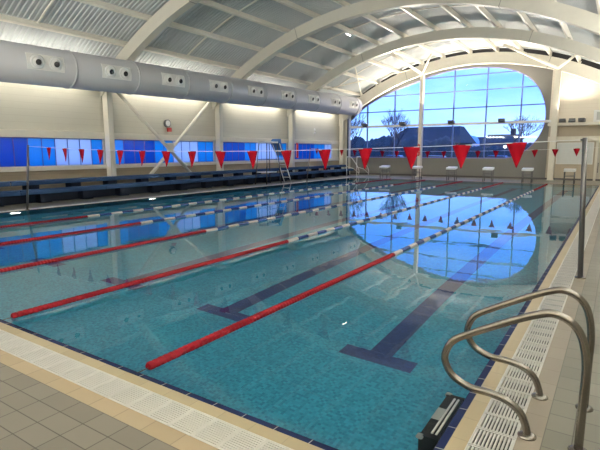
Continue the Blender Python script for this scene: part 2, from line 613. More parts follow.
# strip windows of blue panels, one window per bay
PAT = 'aaddddaalllaaa'
n = 0
for i in range(5):
    y0, y1 = BAYS[i] + 0.34, BAYS[i + 1] - 0.12
    if i == 4: y1 = 27.55
    n += 1
    wn_ = struct(empty('window_%d' % n, (XL - 0.06, y0, 1.15)))
    seq = {0: 'ddddaalllaaa', 1: 'aadddaalllaaa'[0:11], 2: 'adddaalllaa', 3: 'ddddaallllaa', 4: 'ddddddaaall'}[i]
    if i == 1: seq = 'laadddaallla'
    st = (y1 - y0) / len(seq)
    for j, ch in enumerate(seq):
        b = MB(); b.box(-0.01, 0.0, j * st + 0.012, (j + 1) * st - 0.012, 0.0, 0.98)
        p_ = b.build('panel', M_pane[ch], wn_)
        p_['label'] = {'d': 'deep blue glazed panel', 'a': 'azure glazed panel', 'l': 'pale lavender glazed panel'}[ch]
    b = MB()
    for j in range(len(seq) + 1):
        b.box(-0.03, 0.012, j * st - 0.013, j * st + 0.013, 0.0, 0.98)
    b.box(-0.04, 0.015, 0, y1 - y0, 0.95, 0.985)
    b.build('window_frame', M_mullion, wn_)

# near wall and right wall (behind and beside the camera)
b = MB(); b.box(XL - 0.25, XR + 0.25, YN - 0.25, YN, -0.2, 8.0)
struct(b.build('wall_near', M_clad))
b = MB(); b.box(XR, XR + 0.25, YN, YF + 0.3, -0.2, 3.9)
struct(b.build('wall_right', M_clad))

# ---- far wall with the big half-oval window
GLASS = [(-16.0, 1.20), (-5.1, 1.20), (-4.45, 1.38), (-3.9, 1.75), (-3.5, 2.2), (-3.2, 2.75), (-3.05, 3.35), (-3.06, 4.0), (-3.2, 4.6), (-3.5, 5.25),
         (-3.95, 5.78), (-4.45, 6.14), (-5.2, 6.46), (-6.0, 6.62), (-6.8, 6.70), (-7.6, 6.72), (-8.4, 6.68), (-9.2, 6.58), (-10.0, 6.40),
         (-10.8, 6.16), (-11.6, 5.92), (-12.4, 5.68), (-13.2, 5.38), (-14.0, 5.02), (-14.7, 4.62), (-15.4, 4.05), (-16.0, 3.5)]
def smooth2(poly, a, b_, k=4):
    seg = smooth_path([(p[0], p[1], 0) for p in poly[a:b_]], k)
    return poly[:a] + [(p.x, p.y) for p in seg] + poly[b_:]
GP = smooth2(GLASS, 1, 26, 4)
def wall_with_hole(outer_top, poly, y0, y1):
    """wall strips left as columns above and below the hole: quads between hole edge and outline"""
    b = MB()
    return b
# spandrel: polygon ring between outer outline and window outline, built in vertical slices
b = MB()
xsl = sorted({round(p[0], 3) for p in GP} | {-16.25, -2.85})
def hole_span(x):
    zs = []
    m_ = len(GP)
    for i in range(m_):
        a, c_ = GP[i], GP[(i + 1) % m_]
        if (a[0] - x) * (c_[0] - x) < 0:
            tt = (x - a[0]) / (c_[0] - a[0])
            zs.append(a[1] + tt * (c_[1] - a[1]))
    return (min(zs), max(zs)) if len(zs) >= 2 else None
def top_out(x):
    return arch_z(x, AR + 0.35)
yw0, yw1 = YF, YF + 0.22
for x0, x1 in zip(xsl, xsl[1:]):
    if x1 - x0 < 1e-4: continue
    ep = (x1 - x0) * 1e-3
    h0, h1 = hole_span(x0 + ep), hole_span(x1 - ep)
    if h0 and h1:
        for za0, za1, zb0, zb1 in ((0.0, 0.0, h0[0], h1[0]), (h0[1], h1[1], top_out(x0), top_out(x1))):
            b.hexa([(x0, yw0, za0), (x1, yw0, za1), (x1, yw1, za1), (x0, yw1, za0), (x0, yw0, zb0), (x1, yw0, zb1), (x1, yw1, zb1), (x0, yw1, zb0)])
    else:
        b.hexa([(x0, yw0, -0.2), (x1, yw0, -0.2), (x1, yw1, -0.2), (x0, yw1, -0.2), (x0, yw0, top_out(x0)), (x1, yw0, top_out(x1)), (x1, yw1, top_out(x1)), (x0, yw1, top_out(x0))])
wf = struct(b.build('wall_far', M_grey))
# black strip painting the gap's shade under the roof sheets above the end arch
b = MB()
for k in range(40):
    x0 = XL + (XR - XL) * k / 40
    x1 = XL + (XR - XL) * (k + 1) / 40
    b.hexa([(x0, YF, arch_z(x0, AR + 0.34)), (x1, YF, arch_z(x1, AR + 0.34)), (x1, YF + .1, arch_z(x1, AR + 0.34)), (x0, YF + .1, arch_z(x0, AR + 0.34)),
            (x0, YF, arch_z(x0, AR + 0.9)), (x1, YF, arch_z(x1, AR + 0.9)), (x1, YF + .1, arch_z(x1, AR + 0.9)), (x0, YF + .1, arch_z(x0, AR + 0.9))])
b.build('eaves_gap_shade', M_black, wf)
# right-hand end of the far wall: cladding, ledge, lintel, blockwork recess
b = MB()
for k in range(12):
    x0 = -2.85 + (XR + 2.85) * k / 12
    x1 = -2.85 + (XR + 2.85) * (k + 1) / 12
    b.hexa([(x0, YF - 0.05, 3.2), (x1, YF - 0.05, 3.2), (x1, YF + .25, 3.2), (x0, YF + .25, 3.2),
            (x0, YF - 0.05, arch_z(x0, AR + 0.35)), (x1, YF - 0.05, arch_z(x1, AR + 0.35)), (x1, YF + .25, arch_z(x1, AR + 0.35)), (x0, YF + .25, arch_z(x0, AR + 0.35))])
b.build('upper_cladding', clad_mat('warm_white_cladding', (0.74, 0.68, 0.58), (0.62, 0.56, 0.47), 0.20, 0.010), wf)
b = MB(); b.box(-2.85, XR, YF + 0.05, YF + 0.25, -0.2, 3.2)
b.build('lower_blockwork', mat('tan_blockwork', (0.50, 0.43, 0.33), 0.7, var=0.04), wf)
b = MB(); b.box(-2.85, XR, YF - 0.62, YF + 0.05, 3.05, 3.2)
b.build('ledge', M_cream, wf)
b = MB(); b.box(-2.85, XR, YF - 0.06, YF + 0.1, 2.18, 2.46)
b.build('lintel_band', M_cream, wf)
b = MB(); b.box(-16.25, -2.85, YF - 0.02, YF + 0.02, 0.0, 0.10)
b.box(-2.85, XR, YF - 0.02, YF + 0.06, 0.0, 0.10)
struct(b.build('baseboard_far', mat('dark_skirting', (0.10, 0.09, 0.09), 0.5)))

# the window itself: pane, rim, mullions and transoms
win = struct(empty('window_6', (0, YF, 0)))
b = MB()
b.prism(GP, 'Y', 0.10, 0.108)
b.build('glass', M_glass, win)
b = MB()
ring_pts = [(p[0], 0.06, p[1]) for p in GP]
b.tube(ring_pts, 0.05, 6, closed=True)
b.build('window_rim', M_rim, win)
def glass_top(x):
    h = hole_span(x)
    return h
for x in (-14.36, -12.33, -8.36, -6.37, -4.40):
    h = hole_span(x + 1e-4)
    b = MB(); b.box(x - 0.035, x + 0.035, 0.02, 0.14, h[0], h[1])
    b.build('mullion', M_mullion, win)
def xr_at(z):
    xs_ = []
    for i in range(len(GP)):
        a, c_ = GP[i], GP[(i + 1) % len(GP)]
        if (a[1] - z) * (c_[1] - z) < 0:
            xs_.append(a[0] + (z - a[1]) / (c_[1] - a[1]) * (c_[0] - a[0]))
    return min(xs_), max(xs_)
for z in (4.33, 5.36, 6.30):
    a_, c_ = xr_at(z)
    b = MB(); b.box(a_, c_, 0.03, 0.13, z - 0.03, z + 0.03)
    b.build('transom', M_mullion, win)

# ---- roof: ribbed sheets on an arc, with purlins and sag rods
RD = AR + 0.74
b = MB()
pit = 0.16
ny = int((YF + 0.1 - YN) / pit)
xk = [XL - 0.2 + (XR + 0.4 - XL) * k / 36 for k in range(37)]
prof = [(0.0, 0.0), (0.055, 0.0), (0.075, 0.035), (0.14, 0.035)]
yy = []
for j in range(ny):
    for dy, dr in prof:
        yy.append((YN + j * pit + dy, dr))
yy.append((YF + 0.1, 0.0))
grid = []
for y, dr in yy:
    grid.append([b.bm.verts.new((x, y, arch_z(x, RD + dr))) for x in xk])
for r0, r1 in zip(grid, grid[1:]):
    for k in range(36):
        b._f([r0[k], r0[k + 1], r1[k + 1], r1[k]])
ceil_ = struct(b.build('ceiling', M_deck))
# weather board above the sheets keeps the sky out
b = MB()
for k in range(36):
    x0, x1 = xk[k], xk[k + 1]
    b.hexa([(x0, YN - .2, arch_z(x0, RD + .08)), (x1, YN - .2, arch_z(x1, RD + .08)), (x1, YF + .3, arch_z(x1, RD + .08)), (x0, YF + .3, arch_z(x0, RD + .08)),
            (x0, YN - .2, arch_z(x0, RD + .16)), (x1, YN - .2, arch_z(x1, RD + .16)), (x1, YF + .3, arch_z(x1, RD + .16)), (x0, YF + .3, arch_z(x0, RD + .16))])
b.build('roof_cover', M_deck, ceil_)
PUR = [-14.75, -13.40, -11.90, -10.42, -9.05, -7.40, -5.85, -4.50, -3.00, -1.55, -0.10, 1.35]
for x in PUR:
    R0 = RD - 0.02
    th = math.atan2(x - ACX, arch_z(x, R0) - ACZ)
    cs, sn = math.cos(th), math.sin(th)
    zc = arch_z(x, R0)
    q = []
    for dt, dr in ((-0.045, -0.20), (0.045, -0.20), (0.045, 0.0), (-0.045, 0.0)):
        q.append((x + dt * cs + dr * sn, zc - dt * sn + dr * cs))
    b = MB(); b.prism(q, 'Y', YN, YF - 0.02)
    b.build('purlin', M_purlin, ceil_)
for i in range(5):
    ym = (BAYS[i] + BAYS[i + 1]) / 2 - 0.1
    b = MB()
    pts = [(x, ym, arch_z(x, RD - 0.07)) for x in [PUR[0] + (PUR[-1] - PUR[0]) * k / 24 for k in range(25)]]
    for a, c_ in zip(pts, pts[1:]):
        b.bar(a, c_, 0.05, 0.05)
    b.build('sag_rail', M_purlin, ceil_)
# side eaves boards closing wall to roof
b = MB(); b.box(XL - 0.25, XL, YN, YF + 0.3, 4.2, 5.6)
b.build('eaves_board', M_clad, wl)

# ================================================================ STEEL FRAME
def beam(y, wdt, r0, r1, label, m):
    b = MB()
    K = 48
    x0, x1 = XL + 0.02, XR - 0.02
    sec = [(y - wdt / 2, r0), (y + wdt / 2, r0), (y + wdt / 2, r1), (y - wdt / 2, r1)]
    rings = []
    for k in range(K + 1):
        x = x0 + (x1 - x0) * k / K
        rings.append([b.bm.verts.new((x, yy_, arch_z(x, rr))) for yy_, rr in sec])
    for A, B in zip(rings, rings[1:]):
        for j in range(4):
            b._f([A[j], A[(j + 1) % 4], B[(j + 1) % 4], B[j]])
    b._f(rings[0]); b._f(rings[-1][::-1])
    t_ = empty('roof_beam', (0, 0, 0))
    o_ = b.build('arched_beam', m, t_)
    # splice plates where beam lengths meet
    for x in (-11.2, -3.1):
        c2 = MB()
        th = math.atan2(x - ACX, arch_z(x, r0) - ACZ)
        cs, sn = math.cos(th), math.sin(th)
        P = lambda dt, rr: (ACX + rr * math.sin(th) + dt * cs, ACZ + rr * math.cos(th) - dt * sn)
        c2.prism([P(-0.012, r0 - 0.012), P(0.012, r0 - 0.012), P(0.012, r1 + 0.01), P(-0.012, r1 + 0.01)], 'Y', y - wdt / 2 - 0.012, y + wdt / 2 + 0.012)
        c2.build('splice_plate', mat('dark_joint', (0.33, 0.32, 0.28), 0.5) if x == -11.2 and y == BAYS[0] else bpy.data.materials['dark_joint'], t_)
    # cleats to the purlins
    for x in PUR:
        c2 = MB()
        th = math.atan2(x - ACX, arch_z(x, r1) - ACZ)
        cs, sn = math.cos(th), math.sin(th)
        P = lambda dt, rr: (ACX + rr * math.sin(th) + dt * cs, ACZ + rr * math.cos(th) - dt * sn)
        c2.prism([P(-0.06, r1 - 0.02), P(0.06, r1 - 0.02), P(0.06, RD - 0.2), P(-0.06, RD - 0.2)], 'Y', y - 0.05, y + 0.05)
        c2.build('cleat', m, t_)
    tag(t_, label, 'roof beam', 'arched roof beams')
    return t_
bl = ['cream arched roof beam behind the camera, first at the near end', 'cream arched roof beam second from the near end, above the near flag line',
      'cream arched roof beam nearest in view, rising at top left of photo', 'cream arched roof beam crossing top centre, second in view',
      'cream arched roof beam just before the bright end bay, third in view', 'deep cream arch framing the top of the big end window']
for y, lb in zip(BAYS[:5], bl):
    beam(y, 0.30, AR, AR + 0.46, lb, M_beam)
beam(28.62, 0.30, AR - 0.20, AR + 0.42, bl[5], M_cream)

cl = ['behind the camera', 'nearest the left edge out of view', 'nearest in the photo, left of the cross brace', 'right of the cross brace', 'beside the lifeguard chair', 'in the far left corner by the window']
for i, y in enumerate(BAYS):
    if i < 1: continue
    t_ = empty('steel_column', (-15.98, y, 0))
    tag(t_, 'cream steel column on the left wall, ' + cl[i], 'column', 'left wall columns')
    b = MB()
    H = arch_z(-15.98, AR) + 0.1
    b.box(-0.15, 0.15, -0.11, -0.09, 0.0, H)
    b.box(-0.15, 0.15, 0.09, 0.11, 0.0, H)
    b.box(-0.01, 0.01, -0.10, 0.10, 0.0, H)
    b.box(0.13, 0.15, -0.10, 0.10, 0.0, H)
    b.build('shaft', M_cream, t_)
    b = MB(); b.box(-0.2, 0.2, -0.17, 0.17, 0.0, 0.02)
    b.build('base_plate', M_cream, t_)
# end wall columns
for x, lb in ((-10.24, 'slim cream column standing in front of the big end window'), (-2.52, 'cream column at the right edge of the big end window')):
    t_ = empty('steel_column', (x, 28.62, 0))
    tag(t_, lb, 'column')
    H = arch_z(x, AR - 0.2) + 0.05
    wd = 0.11 if x < -5 else 0.15
    b = MB(); b.box(-wd, wd, -0.15, 0.15, 0, H)
    b.build('shaft', M_cream, t_)
    b = MB(); b.box(-0.18, 0.18, -0.2, 0.2, 0, 0.02)
    b.build('base_plate', M_cream, t_)
# corner pier
b = MB(); b.box(XL + 0.17, -15.62, 28.80, YF - 0.03, 0, 4.1)
tag(b.build('corner_pier', M_cream), 'cream corner pier where the left wall meets the end window', 'pier')
# roof bracing struts in the end bay
def strut(a, c_, r, lb):
    b = MB(); b.tube([a, c_], r, 10)
    o_ = b.build('roof_strut', M_cream)
    tag(o_, lb, 'strut', 'end bay roof struts')
strut((-10.24, 28.45, 6.5), (-10.42, 23.0, arch_z(-10.42, RD - 0.25)), 0.085, 'long cream strut from window column back towards the roof beam')
strut((-10.20, 28.45, 6.5), (-9.1, 26.77, arch_z(-9.1, RD - 0.25)), 0.055, 'short cream strut leaning right from head of the window column')
strut((-2.54, 28.45, 6.15), (-5.0, 26.4, arch_z(-5.0, RD - 0.27)), 0.075, 'cream strut leaning left from head of the right window column')
strut((-2.50, 28.45, 6.15), (-1.6, 26.4, arch_z(-1.6, RD - 0.27)), 0.065, 'cream strut leaning right from head of the right window column')
strut((-14.6, 24.0, arch_z(-14.6, RD - 0.26)), (-11.0, 28.4, arch_z(-11.0, AR + 0.35)), 0.04, 'thin cream tie crossing the end bay roof at far left')
strut((-14.4, 28.3, arch_z(-14.4, RD - 0.30)), (-12.0, 22.4, arch_z(-12.0, RD - 0.28)), 0.04, 'thin cream tie crossing behind the other tie at far left')

# cross brace on the left wall
t_ = empty('cross_brace', (-15.9, 12.55, 0))
tag(t_, 'cream X-shaped cross brace between two columns on the left wall', 'brace')
for a, c_ in (((-2.75, 4.15), (1.75, 0.15)), ((2.85, 4.25), (-1.65, 0.2))):
    b = MB(); b.tube([(0, a[0], a[1]), (0, c_[0], c_[1])], 0.075, 10)
    b.build('diagonal_tube', M_cream, t_)
b = MB(); b.box(-0.03, 0.065, -0.17, 0.17, 1.62, 2.02)
b.build('node_plate', M_cream, t_)

# downpipe in the corner
b = MB(); b.box(-15.66, -15.58, 28.68, 28.77, 0.0, 4.2)
tag(b.build('downpipe', mat('black_pipe', (0.02, 0.02, 0.02), 0.4)), 'thin black downpipe in front of the far left corner pier', 'pipe')

# white rail across the end window, carrying floodlights
t_ = empty('window_rail', (0, 28.62, 3.32))
tag(t_, 'white horizontal rail crossing the big end window below floodlights', 'rail')
b = MB(); b.box(-15.5, -2.70, 0.16, 0.28, -0.07, 0.07)
b.build('rail_tube', M_white, t_)
FL = [-14.2, -11.45, -8.25, -5.3, -2.12, -1.66, -1.18]
flab = ['dark floodlight on the window rail, leftmost', 'dark floodlight on the window rail, left of the window column', 'dark floodlight on the window rail, first right of column',
        'dark floodlight on the window rail, above the round bare tree', 'dark boxy floodlight on right ledge beside the window column', 'dark floodlight standing in middle of the right ledge', 'dark angled floodlight on right ledge, nearest the corner']
def flood():
    t_ = empty('floodlight', (0, 0, 0))
    b = MB()
    b.prism([(-0.20, 0.10), (0.16, 0.02), (0.13, 0.26), (-0.24, 0.30)], 'X', -0.22, 0.22)
    b.build('housing', M_darkfit, t_)
    b = MB(); b.box(-0.19, 0.19, -0.19, 0.09, 0.285, 0.300)
    ml, tt_, oo = nodes_of('lamp_glass')
    em = tt_.nodes.new('ShaderNodeEmission'); em.inputs[0].default_value = (1, 0.9, 0.72, 1); em.inputs[1].default_value = 2.0
    tt_.links.new(em.outputs[0], oo.inputs[0])
    b.build('lamp_glass', ml, t_)
    b = MB()
    for s_ in (-1, 1):
        b.bar((s_ * 0.235, -0.02, 0.0), (s_ * 0.235, -0.02, 0.20), 0.02, 0.05)
    b.bar((-0.24, -0.02, 0.005), (0.24, -0.02, 0.005), 0.05, 0.02)
    b.build('bracket', M_darkfit, t_)
    return t_
f0 = flood()
for i, x in enumerate(FL):
    o_ = f0 if i == 0 else copy_tree(f0)
    o_.location = (x, 28.52, 3.30 if i < 4 else 3.205)
    o_.scale = (0.8, 0.8, 0.8) if i < 4 else (0.7, 0.7, 0.7)
    o_.rotation_euler = (0, 0, [0, .1, -.1, .05, 0, .12, -.2][i])
    tag(o_, flab[i], 'floodlight', 'end wall floodlights')
    d = bpy.data.lights.new('flood_lamp', 'SPOT')
    d.energy = P_FLOOD * (0.15 if i == 0 else 4.2 if i < 4 else 0.6)
    d.color = (1.0, 0.89, 0.74)
    d.spot_size = math.radians(150)
    d.spot_blend = 0.8
    d.shadow_soft_size = 0.12
    ol = bpy.data.objects.new('flood_lamp', d)
    COL.objects.link(ol)
    ol.location = (x, 28.45, 3.39 + 0.42)
    ol.rotation_euler = (math.radians(180 + 22), 0, 0)

# ================================================================ AIR DUCT
DX, DZ, DR = -14.1, 4.096, 0.57
t_ = empty('air_duct', (DX, 0, DZ))
t_.rotation_euler = (0.0168, 0, 0)
tag(t_, 'long round grey air duct with paired nozzles hung along the left wall', 'duct')
b = MB()
K = 28
for (ya, yb) in ((YN + 0.2, 26.75),):
    b.lathe([(DR - 0.0, ya), (DR, yb)], (0, 0, 0), 'Y', 40)
b.build('duct_tube', M_duct, t_)
JO = [-2.85, -0.4, 2.05, 4.5, 6.88, 9.24, 11.6, 14.1, 16.55, 19.1, 21.45, 23.9, 26.3]
for y in JO:
    b = MB()
    b.lathe([(DR - 0.02, y - 0.035), (DR + 0.022, y - 0.03), (DR + 0.022, y + 0.03), (DR - 0.02, y + 0.035)], (0, 0, 0), 'Y', 40)
    b.build('joint_ring', M_duct, t_)
for y in (-3.85, -1.4, 1.05, 3.5, 5.92, 8.32, 10.78, 13.25, 15.72, 18.30, 20.8, 23.25, 25.5):
    # curved backing plate with two nozzles, on the side that faces the pool, a little above the middle
    b = MB()
    A0, A1 = math.radians(-20), math.radians(25)
    na = 6
    rr0, rr1 = DR - 0.005, DR + 0.012
    pr = [(rr1 * math.cos(A0 + (A1 - A0) * k / na), rr1 * math.sin(A0 + (A1 - A0) * k / na)) for k in range(na + 1)]
    pr += [(rr0 * math.cos(A1 - (A1 - A0) * k / na), rr0 * math.sin(A1 - (A1 - A0) * k / na)) for k in range(na + 1)]
    b.prism(pr, 'Y', y - 0.56, y + 0.56)
    p_ = b.build('nozzle_plate', M_nozzle, t_)
    ang = math.radians(2)
    for s_ in (-1, 1):
        yy_ = y + s_ * 0.27
        R3 = Matrix.Translation((DR * math.cos(ang), yy_, DR * math.sin(ang))) @ Matrix.Rotation(math.radians(90) - ang + math.radians(14), 4, 'Y') @ Matrix.Rotation(0, 4, 'Z')
        b = MB()
        b.lathe([(0.20, -0.02), (0.20, 0.035), (0.175, 0.05), (0.15, 0.035), (0.13, 0.04), (0.10, 0.09), (0.085, 0.09)], (0, 0, 0), 'Z', 18)
        bmesh.ops.transform(b.bm, matrix=R3, verts=b.bm.verts[:])
        nz_ = b.build('nozzle', M_nozzle, p_)
        b = MB()
        b.lathe([(0.085, 0.0), (0.085, 0.094)], (0.0, 0, 0), 'Z', 14)
        bmesh.ops.transform(b.bm, matrix=R3, verts=b.bm.verts[:])
        b.build('nozzle_opening', M_black, nz_)

# batten fittings behind the duct and added troughs for the right wall fill lights
blab = {-15.9: 'white light batten behind the grey duct washing the left wall, ', 2.25: 'added unseen white fill light trough along the right wall, '}
for i in range(5):
    y = (BAYS[i] + BAYS[i + 1]) / 2
    b = MB(); b.box(-15.79, -15.65, y - 2.4, y + 2.4, 4.24, 4.40)
    tag(b.build('light_batten', M_white), 'white light batten behind the grey duct, ' + ORD[i] + ' from near end', 'light', 'left wall light battens')
    b = MB(); b.box(2.10, 2.58, y - 2.6, y + 2.6, 2.80, 2.88)
    tag(b.build('added_light_trough', M_white), 'added unseen white fill light trough along the right wall, ' + ORD[i] + ' from the near end', 'light', 'added right wall fill lights')

for i, x in enumerate((-13.0, -9.5, -6.0, -2.5, 0.8)):  # troughs added to house the unseen near wall fill lights
    b = MB(); b.box(x - 1.35, x + 1.35, -5.97, -5.60, 3.28, 3.36)
    tag(b.build('added_light_trough', M_white), 'added unseen white fill light trough on the near wall behind the camera, ' + ORD[i] + ' from left', 'light', 'added near wall fill lights')

# ================================================================ BENCHES
def bench(x0, x1, zt, ln, offs, leg_m):
    t_ = empty('tiered_bench')
    b = MB(); b.box(x0, x1, 0.015, ln - 0.015, zt - 0.045, zt, 0.01)
    b.build('seat', M_navy, t_)
    b = MB(); b.box(x1 - 0.03, x1 + 0.005, 0.015, ln - 0.015, zt - 0.14, zt - 0.046)
    b.build('front_rail', M_navy, t_)
    if zt < 0.5:
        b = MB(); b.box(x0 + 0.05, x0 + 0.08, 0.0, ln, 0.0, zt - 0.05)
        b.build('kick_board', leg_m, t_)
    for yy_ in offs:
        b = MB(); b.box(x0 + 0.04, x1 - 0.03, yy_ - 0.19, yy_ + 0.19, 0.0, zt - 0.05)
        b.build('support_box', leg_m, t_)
    return t_
seg = [(2.5, 3.0), (5.5, 3.0), (8.5, 3.0), (11.5, 3.0), (14.5, 3.0), (17.5, 3.0), (20.5, 3.0), (23.5, 3.0), (26.5, 1.6)]
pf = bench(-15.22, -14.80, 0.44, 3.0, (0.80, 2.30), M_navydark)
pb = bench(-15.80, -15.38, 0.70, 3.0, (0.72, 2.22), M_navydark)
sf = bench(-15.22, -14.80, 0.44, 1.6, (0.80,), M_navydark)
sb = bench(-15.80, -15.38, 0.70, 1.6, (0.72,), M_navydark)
for i, (y, ln) in enumerate(seg):
    for nm, big, small in (('lower front', pf, sf), ('upper back', pb, sb)):
        src = big if ln == 3.0 else small
        o_ = src if (i == 0 or ln != 3.0) else copy_tree(src)
        o_.location = (0, y, 0)
        tag(o_, 'navy bench in the %s row along left wall, %s from near end' % (nm, ORD[i]), 'bench', 'tiered benches')
# end posts of the bench rows
# ================================================================ LANE ROPES
def float_run(y0, y1, m, name, parent, pitch=0.052):
    b = MB()
    n_ = max(1, int(round((y1 - y0) / pitch)))
    st = (y1 - y0) / n_
    prof_ = []
    for k in range(n_):
        a = y0 + k * st
        prof_ += [(0.034, a + 0.001), (0.043, a + st * 0.22), (0.043, a + st * 0.78), (0.034, a + st - 0.001)]
    b.lathe(prof_, (0, 0, 0), 'Y', 10)
    return b.build(name, m, parent)
rope0 = empty('lane_rope', (ROPES[0], 0, 0.0))
b = MB(); b.tube([(0, -0.0, -0.005), (0, 0.08, -0.004), (0, 24.85, -0.004), (0, 25.0, -0.005)], 0.006, 6)
b.build('steel_cable', M_darksteel, rope0)
float_run(0.14, 5.0, M_redplastic, 'red_float_run', rope0)
float_run(20.0, 24.7, M_redplastic, 'red_float_run', rope0)
nseg = 43
st = 15.0 / nseg
for k in range(nseg):
    float_run(5.0 + k * st + 0.004, 5.0 + (k + 1) * st - 0.004, M_bluefloat if k % 2 else M_whitefloat, 'blue_float_block' if k % 2 else 'white_float_block', rope0, 0.055)
rl = ['nearest, crossing the middle of the photo', 'second nearest', 'third from the near right', 'fourth from the near right', 'farthest, closest to the benches']
for i, x in enumerate(ROPES):
    o_ = rope0 if i == 0 else copy_tree(rope0)
    o_.location = (x, 0, -0.004)
    tag(o_, 'red, white and blue lane rope, ' + rl[i], 'lane rope', 'lane ropes')

# ================================================================ FLAGS
def pennant(h=0.34, w_=0.255):
    b = MB()
    n_ = 6
    F, B = [], []
    for i in range(n_ + 1):
        tt = i / n_
        hw = w_ / 2 * (1 - tt) + 0.006
        yb = 0.012 * math.sin(tt * 2.6)
        F.append([b.bm.verts.new((-hw, yb - 0.002, -tt * h)), b.bm.verts.new((0, yb - 0.010, -tt * h)), b.bm.verts.new((hw, yb - 0.002, -tt * h))])
        B.append([b.bm.verts.new((-hw, yb + 0.001, -tt * h)), b.bm.verts.new((0, yb - 0.007, -tt * h)), b.bm.verts.new((hw, yb + 0.001, -tt * h))])
    for A, C in zip(F, F[1:]):
        b._f([A[0], A[1], C[1], C[0]], True); b._f([A[1], A[2], C[2], C[1]], True)
    for A, C in zip(B, B[1:]):
        b._f([A[1], A[0], C[0], C[1]], True); b._f([A[2], A[1], C[1], C[2]], True)
    for A, C, D, G in zip(F, F[1:], B, B[1:]):
        b._f([A[0], C[0], G[0], D[0]]); b._f([A[2], D[2], G[2], C[2]])
    return b.build('pennant', M_red)
p0 = pennant()
def line_z(x, xa, za, xb, zb, sag):
    t_ = (x - xa) / (xb - xa)
    return za + (zb - za) * t_ - 4 * sag * t_ * (1 - t_)
def flags(xa, za, xb, zb, sag, y, xs_, which, ln_lab, first_):
    b = MB()
    b.tube([(xa + (xb - xa) * k / 40, y, line_z(xa + (xb - xa) * k / 40, xa, za, xb, zb, sag)) for k in range(41)], 0.006, 6)
    tag(b.build('flag_line', M_white), ln_lab, 'line')
    xs_ = sorted(xs_)
    for i, x in enumerate(xs_):
        o_ = p0 if (first_ and i == 0) else copy_tree(p0)
        o_.location = (x, y, line_z(x, xa, za, xb, zb, sag) + 0.004)
        o_.rotation_euler = (random.uniform(-.10, .10), math.atan2(-(line_z(x + .1, xa, za, xb, zb, sag) - line_z(x - .1, xa, za, xb, zb, sag)), .2), random.uniform(-.12, .12))
        o_.scale = (1, 1, 1) if which == 'near' else (0.95, 1, 0.92)
        tag(o_, 'red triangular pennant on the %s flag line, %s from the left' % (which, ORD[i]), 'pennant', which + ' line pennants')
flags(-13.16, 1.80, 0.31, 1.795, 0.145, 5.0, [-12.12, -11.37, -10.62, -9.84, -9.08, -8.29, -7.50, -6.71, -5.92, -5.11, -4.33, -3.53, -2.76, -1.98, -1.23, -0.495], 'near', 'thin white flag line strung across the near end of the pool', True)
flags(-13.28, 1.80, 0.37, 1.795, 0.16, 20.0, [-0.76 - 0.757 * k for k in range(17)], 'far', 'thin white flag line strung across the far end of the pool', False)

def post(base, top, r, label, m, sleeve=True):
    t_ = empty('flag_post', base)
    bx_, tp = Vector((0, 0, 0)), Vector(top) - Vector(base)
    b = MB(); b.tube([bx_, tp * 0.5, tp], [r, r, r * 0.92], 12)
    b.build('post_tube', m, t_)
    b = MB(); b.lathe([(r * 2.0, 0.0), (r * 2.0, 0.008), (r * 1.2, 0.014)], (0, 0, 0.0), 'Z', 14)
    b.build('floor_socket', M_steel, t_)
    b = MB(); b.tube([tp * 0.985, tp * 0.985 + Vector((-0.05 if base[0] > -5 else 0.05, 0, 0.0))], 0.012, 6)
    b.build('line_hook', M_darksteel, t_)
    tag(t_, label, 'post', 'flag posts')
post((0.385, 5.02, 0.0), (0.303, 5.0, 1.82), 0.033, 'dark metal flag post standing on the right pool deck', M_darksteel)
post((-13.40, 4.95, 0.0), (-13.16, 5.0, 1.835), 0.030, 'grey metal flag post by benches at far left of photo', M_darksteel)
post((-13.50, 20.0, 0.0), (-13.28, 20.0, 1.83), 0.026, 'thin flag post near the lifeguard chair by the far benches', M_darksteel)
post((0.45, 20.0, 0.0), (0.37, 20.0, 1.83), 0.028, 'thin flag post on the right deck towards the far end', M_darksteel)

# ================================================================ HAND RAILS AND POOL STEP
RAIL = [(0.63, 0.0), (0.63, 0.30), (0.63, 0.50), (0.602, 0.648), (0.548, 0.728), (0.463, 0.764), (0.385, 0.748), (0.245, 0.682), (0.04, 0.568),
        (-0.075, 0.495), (-0.122, 0.415), (-0.126, 0.34), (-0.075, 0.258), (0.03, 0.212), (0.15, 0.206), (0.25, 0.186), (0.322, 0.135), (0.358, 0.06), (0.369, 0.0)]
def rail(y, label):
    t_ = empty('grab_rail', (0.5, y, 0))
    pts = [Vector((p.x - 0.5, 0, p.z)) for p in smooth_path([(a, 0, c_) for a, c_ in RAIL], 5)]
    b = MB(); b.tube(pts, 0.0225, 16)
    b.build('rail_tube', M_steel, t_)
    for x in (0.63, 0.369):
        b = MB(); b.lathe([(0.052, 0.0), (0.052, 0.006), (0.040, 0.014), (0.027, 0.018)], (x - 0.5, 0, 0), 'Z', 20)
        b.build('floor_flange', M_steel, t_)
    tag(t_, label, 'grab rail', 'pool grab rails')
rail(0.765, 'curved stainless steel grab rail, the nearer of the pair by the pool step')
rail(1.305, 'curved stainless steel grab rail, the farther of the pair by the pool step')
t_ = empty('pool_step_ladder', (-0.115, 0.74, 0))
tag(t_, 'black and grey pool step ladder just under water at the right edge', 'ladder')
M_stepblack = mat('black_tread', (0.012, 0.012, 0.014), 0.5)
M_stepgrey = mat('grey_tread', (0.55, 0.56, 0.54), 0.5)
M_stepbar = mat('pale_tread_bar', (0.60, 0.60, 0.57), 0.4)
